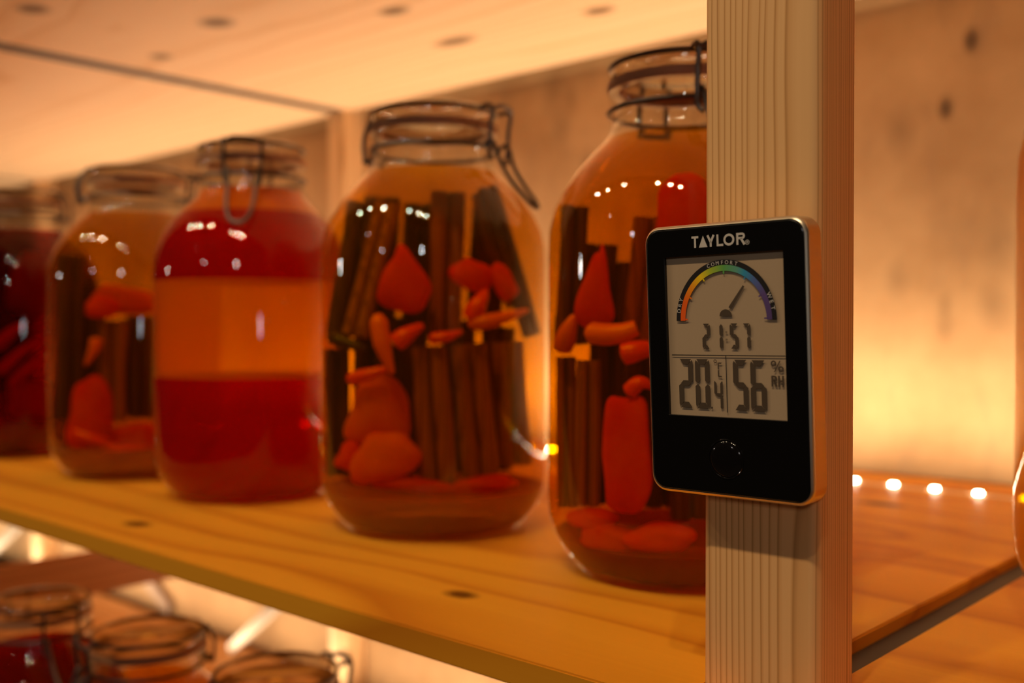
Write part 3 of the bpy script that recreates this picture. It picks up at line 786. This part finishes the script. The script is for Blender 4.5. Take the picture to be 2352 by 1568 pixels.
# ------------------------------------------------------------------ the digital hygrometer on the post
W, H = 0.0715, 0.0715 / 0.6632
DS = 0.935                                                       # the hygrometer is this much smaller than the figures below
TL = Vector((-0.24986 * DS, 0.35481 * DS, 0.04094 * DS + ZC))
rot = Matrix.Rotation(-0.0080, 4, 'Y') @ Matrix.Rotation(0.0471, 4, 'X')
base = TL + rot.to_3x3() @ Vector((W / 2, 0, -H)) * DS
dev = empty('digital_hygrometer', base, 'black and silver digital hygrometer reading 21:57 and 56 percent, on the pine post', 'hygrometer', None, rot.to_euler())
dev.scale = (DS, DS, DS)
def P2(u, v): return (u * W - W / 2, H - v * H)                 # face coordinates (0..1 across, 0..1 down) to metres
def rrect(x0, x1, z0, z1, r, n=8):
    pts = []
    for cx_, cz_, a0 in ((x1 - r, z1 - r, 0), (x0 + r, z1 - r, 90), (x0 + r, z0 + r, 180), (x1 - r, z0 + r, 270)):
        for i in range(n + 1):
            a = math.radians(a0 + 90 * i / n); pts.append((cx_ + r * math.cos(a), cz_ + r * math.sin(a)))
    return pts
def loft(bm, loops):
    vs = [[bm.verts.new((x, y, z)) for x, z in lp] for lp, y in loops]
    n = len(vs[0])
    for a, b in zip(vs[:-1], vs[1:]):
        for i in range(n): bm.faces.new((a[i], a[(i + 1) % n], b[(i + 1) % n], b[i]))
    return vs
m_ = 0.0006
DEP = 0.0118
RC = 0.0060
silver = plain('brushed_silver_case', (0.74, 0.64, 0.48), 0.36, 1.0)
bm = bmesh.new()
def rr_(e, r): return rrect(-W / 2 - e, W / 2 + e, -e, H + e, r)
vs = loft(bm, [(rr_(-0.0030, RC - 0.002), 0.0030), (rr_(-0.0006, RC - 0.0004), 0.0030), (rr_(-0.0004, RC - 0.0002), 0.0002), (rr_(-0.0002, RC), -0.0002), (rr_(0.0002, RC + 0.0003), 0.0001), (rr_(0.0008, RC + 0.0008), 0.0008), (rr_(0.0010, RC + 0.0010), 0.0013), (rr_(0.0010, RC + 0.0010), 0.0020), (rr_(0.0010, RC + 0.0010), DEP - 0.0012), (rr_(-0.0006, RC - 0.0006), DEP)])
bm.faces.new(vs[0]); bm.faces.new(vs[-1][::-1])
finish(bm, 'housing', silver, dev, smooth=True)['label'] = 'silver case with a bright bevelled edge'
# front panel with its window
black = plain('gloss_black_panel', (0.004, 0.0035, 0.003), 0.22, 0.0, **{'Specular IOR Level': 0.35})
SU0, SU1, SV0, SV1 = 0.1270, 0.8728, 0.1108, 0.7092
sx0, sz1 = P2(SU0, SV0); sx1, sz0 = P2(SU1, SV1)
def outer(e, n=8): return rrect(-W / 2 - e + 0.0005, W / 2 + e - 0.0005, -e + 0.0005, H + e - 0.0005, RC - 0.0004, n)
def inner(e, n=8): return rrect(sx0 - e, sx1 + e, sz0 - e, sz1 + e, 0.00015, n)
bm = bmesh.new()
loft(bm, [(outer(0), 0.0026), (outer(0), -0.0001), (outer(-0.0004), -0.0004), (inner(0.0002), -0.0004), (inner(0), -0.0002), (inner(0), 0.0026), (outer(0), 0.0026)])
bmesh.ops.remove_doubles(bm, verts=bm.verts, dist=1e-7)
finish(bm, 'front_panel', black, dev)['label'] = 'glossy black front panel'
lcd = plain('lcd_background', (0.46, 0.33, 0.20), 0.55, mottle=0.03, scale=900)
bm = bmesh.new(); add_box(bm, sx0 - 0.0004, sx1 + 0.0004, 0.0012, 0.0022, sz0 - 0.0004, sz1 + 0.0004)
scr = finish(bm, 'screen', lcd, dev); scr['label'] = 'olive grey display with dark digits'
YS = 0.00062                                                     # plane of the printed marks, just in front of the display
def flat(polys, name, mat, y=YS, parent=scr, thick=0.00006):
    bm = bmesh.new()
    for poly in polys:
        a = [bm.verts.new((x, y, z)) for x, z in poly]; b = [bm.verts.new((x, y + thick, z)) for x, z in poly]
        n = len(poly)
        bm.faces.new(a); bm.faces.new(b[::-1])
        for i in range(n): bm.faces.new((a[i], b[i], b[(i + 1) % n], a[(i + 1) % n]))
    return finish(bm, name, mat, parent)
def U(poly): return [P2(u, v) for u, v in poly]
ink = plain('lcd_segment', (0.078, 0.052, 0.030), 0.5)
inkb = plain('printed_black_line', (0.012, 0.009, 0.008), 0.5)
# seven-segment digits
SEG = {'0': 'abcdef', '1': 'bc', '2': 'abged', '3': 'abgcd', '4': 'fgbc', '5': 'afgcd', '6': 'afgedc', '7': 'abc', '8': 'abcdefg', '9': 'abcdfg', 'C': 'afed'}
def seven(ch, u0, u1, v0, v1, tk, slant=0.0):
    """tk = stroke (in widths across); returns polygons in face coordinates."""
    asp = W / H
    tv = tk * asp * 1.02; g = tk * 0.07; gv = g * asp
    vm = (v0 + v1) / 2
    h2 = tk / 2; hv = tv / 2
    S = {
        'a': [(u0 + g + tk * 0.25, v0), (u1 - g - tk * 0.25, v0), (u1 - g - tk * 0.95, v0 + tv), (u0 + g + tk * 0.95, v0 + tv)],
        'd': [(u0 + g + tk * 0.95, v1 - tv), (u1 - g - tk * 0.95, v1 - tv), (u1 - g - tk * 0.25, v1), (u0 + g + tk * 0.25, v1)],
        'g': [(u0 + g * 2 + h2 * 0.6, vm), (u0 + g + tk * 0.9, vm - hv), (u1 - g - tk * 0.9, vm - hv), (u1 - g * 2 - h2 * 0.6, vm), (u1 - g - tk * 0.9, vm + hv), (u0 + g + tk * 0.9, vm + hv)],
    }
    def vert(ul, ur, va, vb, outer_left, top):
        uo, ui = (ul, ur) if outer_left else (ur, ul)
        if top:   # upper bar: outer corner cut at the top, pointed at the middle
            return [(uo, va + tv * 0.62), ((uo * 0.8 + ui * 0.2), va + tv * 0.20), (ui, va + tv + gv), (ui, vb - hv - gv), ((uo + ui) / 2, vb - gv), (uo, vb - hv * 0.9)]
        return [(uo, va + hv * 0.9), ((uo + ui) / 2, va + gv), (ui, va + hv + gv), (ui, vb - tv - gv), ((uo * 0.8 + ui * 0.2), vb - tv * 0.20), (uo, vb - tv * 0.62)]
    S['f'] = vert(u0, u0 + tk, v0, vm, True, True); S['e'] = vert(u0, u0 + tk, vm, v1, True, False)
    S['b'] = vert(u1 - tk, u1, v0, vm, False, True); S['c'] = vert(u1 - tk, u1, vm, v1, False, False)
    if ch == '1' or ch == '7' or ch == '4':      # free ends come to a point
        c0 = u1 - tk / 2
        if ch == '1': S['b'] = [(u1 - tk, v0 + hv), (c0, v0), (u1, v0 + hv), (u1, vm - hv), (c0, vm - gv), (u1 - tk, vm - hv)]
        S['c'] = [(u1 - tk, vm + hv), (c0, vm + gv), (u1, vm + hv), (u1, v1 - hv), (c0, v1), (u1 - tk, v1 - hv)]
    return [U(S[k]) for k in SEG[ch]]
tk = 0.0215
def digit(ch, u0, u1, v0, v1, tk): flat(seven(ch, u0, u1, v0, v1, tk), 'digit', ink)
digit('2', 0.3575, 0.4085, 0.3630, 0.4565, tk)
digit('1', 0.4385, 0.4900, 0.3655, 0.4565, tk)
digit('5', 0.5335, 0.5880, 0.3630, 0.4560, tk)
digit('7', 0.6105, 0.6620, 0.3635, 0.4555, tk)
flat([U([(0.5060, 0.3915), (0.5180, 0.3915), (0.5180, 0.3985), (0.5060, 0.3985)]), U([(0.5060, 0.4190), (0.5180, 0.4190), (0.5180, 0.4260), (0.5060, 0.4260)])], 'colon', plain('faint_lcd_mark', (0.24, 0.175, 0.105), 0.5))
tb = 0.0315
digit('2', 0.1930, 0.2880, 0.4950, 0.6795, tb)
digit('0', 0.3030, 0.3980, 0.4950, 0.6800, tb)
digit('4', 0.4245, 0.4795, 0.5730, 0.6800, 0.0165)
digit('5', 0.5463, 0.6395, 0.4960, 0.6812, tb)
digit('6', 0.6535, 0.7500, 0.4965, 0.6814, tb)
digit('C', 0.4510, 0.4800, 0.5069, 0.5612, 0.0075)
def ring(u, v, r0, r1, n=28):
    cx_, cz_ = P2(u, v); out = []
    for i in range(n):
        a, b = 2 * PI * i / n, 2 * PI * (i + 1) / n
        out.append([(cx_ + r0 * math.cos(a), cz_ + r0 * math.sin(a)), (cx_ + r1 * math.cos(a), cz_ + r1 * math.sin(a)), (cx_ + r1 * math.cos(b), cz_ + r1 * math.sin(b)), (cx_ + r0 * math.cos(b), cz_ + r0 * math.sin(b))])
    return out
def disc(u, v, r, n=20):
    cx_, cz_ = P2(u, v); return [[(cx_ + r * math.cos(2 * PI * i / n), cz_ + r * math.sin(2 * PI * i / n)) for i in range(n)]]
flat(disc(0.4065, 0.6765, 0.00045), 'decimal_point', ink)
flat(ring(0.4350, 0.5024, 0.00042, 0.00068), 'degree_sign', ink)
flat(ring(0.7940, 0.5075, 0.00055, 0.00115) + ring(0.8375, 0.5275, 0.00055, 0.00115) + [U([(0.7960, 0.5375), (0.8030, 0.5375), (0.8360, 0.4975), (0.8290, 0.4975)])], 'percent_sign', ink)
def bar(u0, u1, v0, v1): return U([(u0, v0), (u1, v0), (u1, v1), (u0, v1)])
flat([bar(0.1511, 0.8650, 0.4792, 0.4826)], 'divider_line', inkb)
flat([bar(0.5022, 0.5068, 0.4826, 0.6916)], 'divider_line', inkb)
# small strokes alphabet used for RH and the maker's name
def stroke_poly(p, q, wd):
    p, q = Vector((*p, 0)), Vector((*q, 0)); d = (q - p).normalized(); n = Vector((-d.y, d.x, 0)) * wd / 2
    return [tuple((p + n)[:2]), tuple((q + n)[:2]), tuple((q - n)[:2]), tuple((p - n)[:2])]
def arc_strokes(cx_, cz_, rx, rz, a0, a1, wd, n=22):
    out = []
    for i in range(n):
        a, b = math.radians(a0 + (a1 - a0) * i / n), math.radians(a0 + (a1 - a0) * (i + 1) / n)
        h = wd / 2
        out.append([(cx_ + (rx - h) * math.cos(a), cz_ + (rz - h) * math.sin(a)), (cx_ + (rx + h) * math.cos(a), cz_ + (rz + h) * math.sin(a)),
                    (cx_ + (rx + h) * math.cos(b), cz_ + (rz + h) * math.sin(b)), (cx_ + (rx - h) * math.cos(b), cz_ + (rz - h) * math.sin(b))])
    return out
def letter(ch, x0, x1, z0, z1, wd):
    """Plain geometric capitals from strokes; x0..x1 across, z0 baseline, z1 cap height (metres)."""
    h = z1 - z0; s = wd / 2; xm = (x0 + x1) / 2; o = []
    if ch == 'T': o = [stroke_poly((x0, z1 - s), (x1, z1 - s), wd), stroke_poly((xm, z0), (xm, z1 - wd), wd)]
    elif ch == 'A': o = [[(x0, z0), (x1, z0), (xm, z1)]]
    elif ch == 'Y':
        zm = z0 + h * 0.42
        o = [stroke_poly((xm, z0), (xm, zm), wd), stroke_poly((xm, zm - s * 0.4), (x0 + s, z1), wd * 1.05), stroke_poly((xm, zm - s * 0.4), (x1 - s, z1), wd * 1.05)]
    elif ch == 'L': o = [stroke_poly((x0 + s, z0), (x0 + s, z1), wd), stroke_poly((x0 + wd, z0 + s), (x1, z0 + s), wd)]
    elif ch == 'O': o = arc_strokes(xm, (z0 + z1) / 2, (x1 - x0) / 2 - s, h / 2 - s, 0, 360, wd, 40)
    elif ch == 'R':
        rz = h * 0.27
        o = [stroke_poly((x0 + s, z0), (x0 + s, z1), wd), stroke_poly((x0 + wd, z1 - s), (x1 - rz, z1 - s), wd), stroke_poly((x0 + wd, z1 - 2 * rz + s), (x1 - rz, z1 - 2 * rz + s), wd)]
        o += arc_strokes(x1 - rz, z1 - rz, rz - s, rz - s, -90, 90, wd, 16)
        o += [stroke_poly((x0 + (x1 - x0) * 0.52, z1 - 2 * rz + s), (x1 - s * 0.6, z0), wd * 1.05)]
    elif ch == 'H': o = [stroke_poly((x0 + s, z0), (x0 + s, z1), wd), stroke_poly((x1 - s, z0), (x1 - s, z1), wd), stroke_poly((x0 + wd, z0 + h / 2), (x1 - wd, z0 + h / 2), wd)]
    return o
def letter_uv(ch, u0, u1, v0, v1, wd):
    (xa, zt), (xb, zb) = P2(u0, v0), P2(u1, v1)
    return letter(ch, xa, xb, zb, zt, wd)
flat(letter_uv('R', 0.7790, 0.8130, 0.5506, 0.5895, 0.00075) + letter_uv('H', 0.8190, 0.8530, 0.5506, 0.5895, 0.00075), 'humidity_lettering', ink)
# maker's name on the panel
white = plain('printed_light_grey', (0.62, 0.57, 0.50), 0.5)
polys = []
for ch, a, b in (('T', 0.3155, 0.3600), ('A', 0.3625, 0.4175), ('Y', 0.4130, 0.4650), ('L', 0.4765, 0.5180), ('O', 0.5200, 0.5880), ('R', 0.6000, 0.6530)):
    polys += letter_uv(ch, a, b, 0.0370, 0.0800, 0.00088)
flat(polys, 'panel_lettering', white, -0.00048, dev, 0.00006)
cxr, czr = P2(0.6660, 0.0728)
flat(ring(0.6660, 0.0728, 0.00078, 0.00094, 30) + letter('R', cxr - 0.00036, cxr + 0.0004, czr - 0.0005, czr + 0.0005, 0.00016), 'registered_mark', white, -0.00048, dev, 0.00006)
# gauge
GC = P2(0.5065, 0.3510)
XR0, XR1, XR2 = 0.2565 * W, 0.2880 * W, 0.3155 * W              # inner, seam and outer radius across
zr = (0.3510 - 0.1680) * H / XR0
def gpt(r, deg, squash=1.0):
    a = math.radians(deg); return (GC[0] + r * math.cos(a), GC[1] + r * math.sin(a) * squash)
SQ = 1.06
def arc(r0, r1, a0, a1, n):
    out = []
    for i in range(n):
        p, q = a0 + (a1 - a0) * i / n, a0 + (a1 - a0) * (i + 1) / n
        out.append([gpt(r0, p, SQ), gpt(r1, p, SQ), gpt(r1, q, SQ), gpt(r0, q, SQ)])
    return out
flat(arc(XR1, XR2, 0, 180, 60), 'gauge_band', inkb, YS - 0.0001)['label'] = 'black outer band of the comfort dial'
def rainbow():
    t = NT('rainbow_print')
    tc = t.n('ShaderNodeTexCoord')
    s = t.n('ShaderNodeSeparateXYZ'); t.put(s.inputs[0], tc.outputs['Object'])
    dx = t.math('SUBTRACT', s.outputs[0], GC[0]); dz = t.math('DIVIDE', t.math('SUBTRACT', s.outputs[2], GC[1]), SQ)
    a = t.math('DIVIDE', t.math('ARCTAN2', dz, dx), PI)
    c = t.ramp(a, [(0.0, (0.10, 0.055, 0.17)), (0.16, (0.12, 0.07, 0.22)), (0.27, (0.09, 0.16, 0.40)), (0.345, (0.035, 0.30, 0.48)), (0.40, (0.12, 0.36, 0.26)), (0.50, (0.13, 0.40, 0.08)),
                   (0.60, (0.42, 0.52, 0.03)), (0.68, (0.95, 0.66, 0.01)), (0.77, (0.95, 0.33, 0.01)), (0.88, (0.92, 0.13, 0.008)), (1.0, (0.92, 0.12, 0.010))])
    return t.surf(t.principled(c, 0.4, 0.0).outputs[0])
rb = rainbow()
gp = arc(XR0, XR1, 0, 180, 72)
def tick(deg, ln, wd):
    a = math.radians(deg); d = Vector((math.cos(a), math.sin(a) * SQ, 0)).normalized(); n = Vector((-d.y, d.x, 0)) * wd / 2
    p = Vector((*gpt(XR0, deg, SQ), 0)) + d * 0.0002; q = p - d * ln
    return [tuple((p + n)[:2]), tuple((p - n)[:2]), tuple((q - n)[:2]), tuple((q + n)[:2])]
for dg in (1.6, 29, 59, 90, 121, 151, 178.4): gp.append(tick(dg, 0.0013, 0.00058))
flat(gp, 'gauge_scale', rb, YS - 0.0001)['label'] = 'rainbow scale from orange through green to violet'
hub = [(GC[0] + (0.511 - 0.5065) * W + 0.0028 * math.cos(PI * i / 24), P2(0, 0.3362)[1] + 0.0027 * math.sin(PI * i / 24)) for i in range(25)]
(na, nb) = P2(0.5380, 0.3075), P2(0.6270, 0.2280)
nd = Vector((nb[0] - na[0], nb[1] - na[1], 0)).normalized(); nn = Vector((-nd.y, nd.x, 0))
flat([hub, [(na[0] + nn.x * 0.0007, na[1] + nn.y * 0.0007), (na[0] - nn.x * 0.0007, na[1] - nn.y * 0.0007), (nb[0] - nn.x * 0.00042, nb[1] - nn.y * 0.00042), (nb[0] + nn.x * 0.00042, nb[1] + nn.y * 0.00042)]], 'needle', ink)
# words round the dial
def glyph_polys(ch, size):
    cu = bpy.data.curves.new('g', 'FONT'); cu.body = ch; cu.size = size; cu.resolution_u = 3; cu.align_x = 'CENTER'
    o = bpy.data.objects.new('g', cu); COL.objects.link(o)
    dg = bpy.context.evaluated_depsgraph_get(); dg.update()
    me = bpy.data.meshes.new_from_object(o.evaluated_get(dg))
    out = [[tuple(me.vertices[i].co[:2]) for i in p.vertices] for p in me.polygons]
    bpy.data.objects.remove(o); bpy.data.curves.remove(cu); bpy.data.meshes.remove(me)
    return out
def word(txt, mid, step, size, name):
    polys = []
    rm = (XR1 + XR2) / 2
    for i, ch in enumerate(txt):
        dgx = mid - (i - (len(txt) - 1) / 2) * step
        c = gpt(rm, dgx, SQ); a = math.radians(dgx - 90)
        for p in glyph_polys(ch, size):
            q = [(c[0] + (x * math.cos(a) - (y - size * 0.35) * math.sin(a)), c[1] + (x * math.sin(a) + (y - size * 0.35) * math.cos(a))) for x, y in p]
            polys.append(q)
    flat(polys, name, white, YS - 0.00022)
word('COMFORT', 91.5, 5.6, 0.0021, 'dial_lettering')
word('DRY', 164, 5.8, 0.0024, 'dial_lettering')
word('WET', 17.5, 6.4, 0.0024, 'dial_lettering')
# button
bx, bz = P2(0.4955, 0.8628)
bm = bmesh.new()
lathe(bm, [(0.0, 0.0010), (0.0045, 0.0009), (0.0064, 0.0006), (0.0072, 0.0001), (0.0074, -0.0002), (0.0076, 0.0003), (0.00785, 0.0004), (0.0080, 0.0002), (0.0080, -0.0010), (0.0, -0.0010)], 56)
bm.transform(Matrix.Translation((bx, -0.0003, bz)) @ Matrix.Rotation(PI / 2, 4, 'X'))
finish(bm, 'button', plain('gloss_black_button', (0.005, 0.004, 0.004), 0.08), dev, smooth=True)['label'] = 'round glossy black push button'
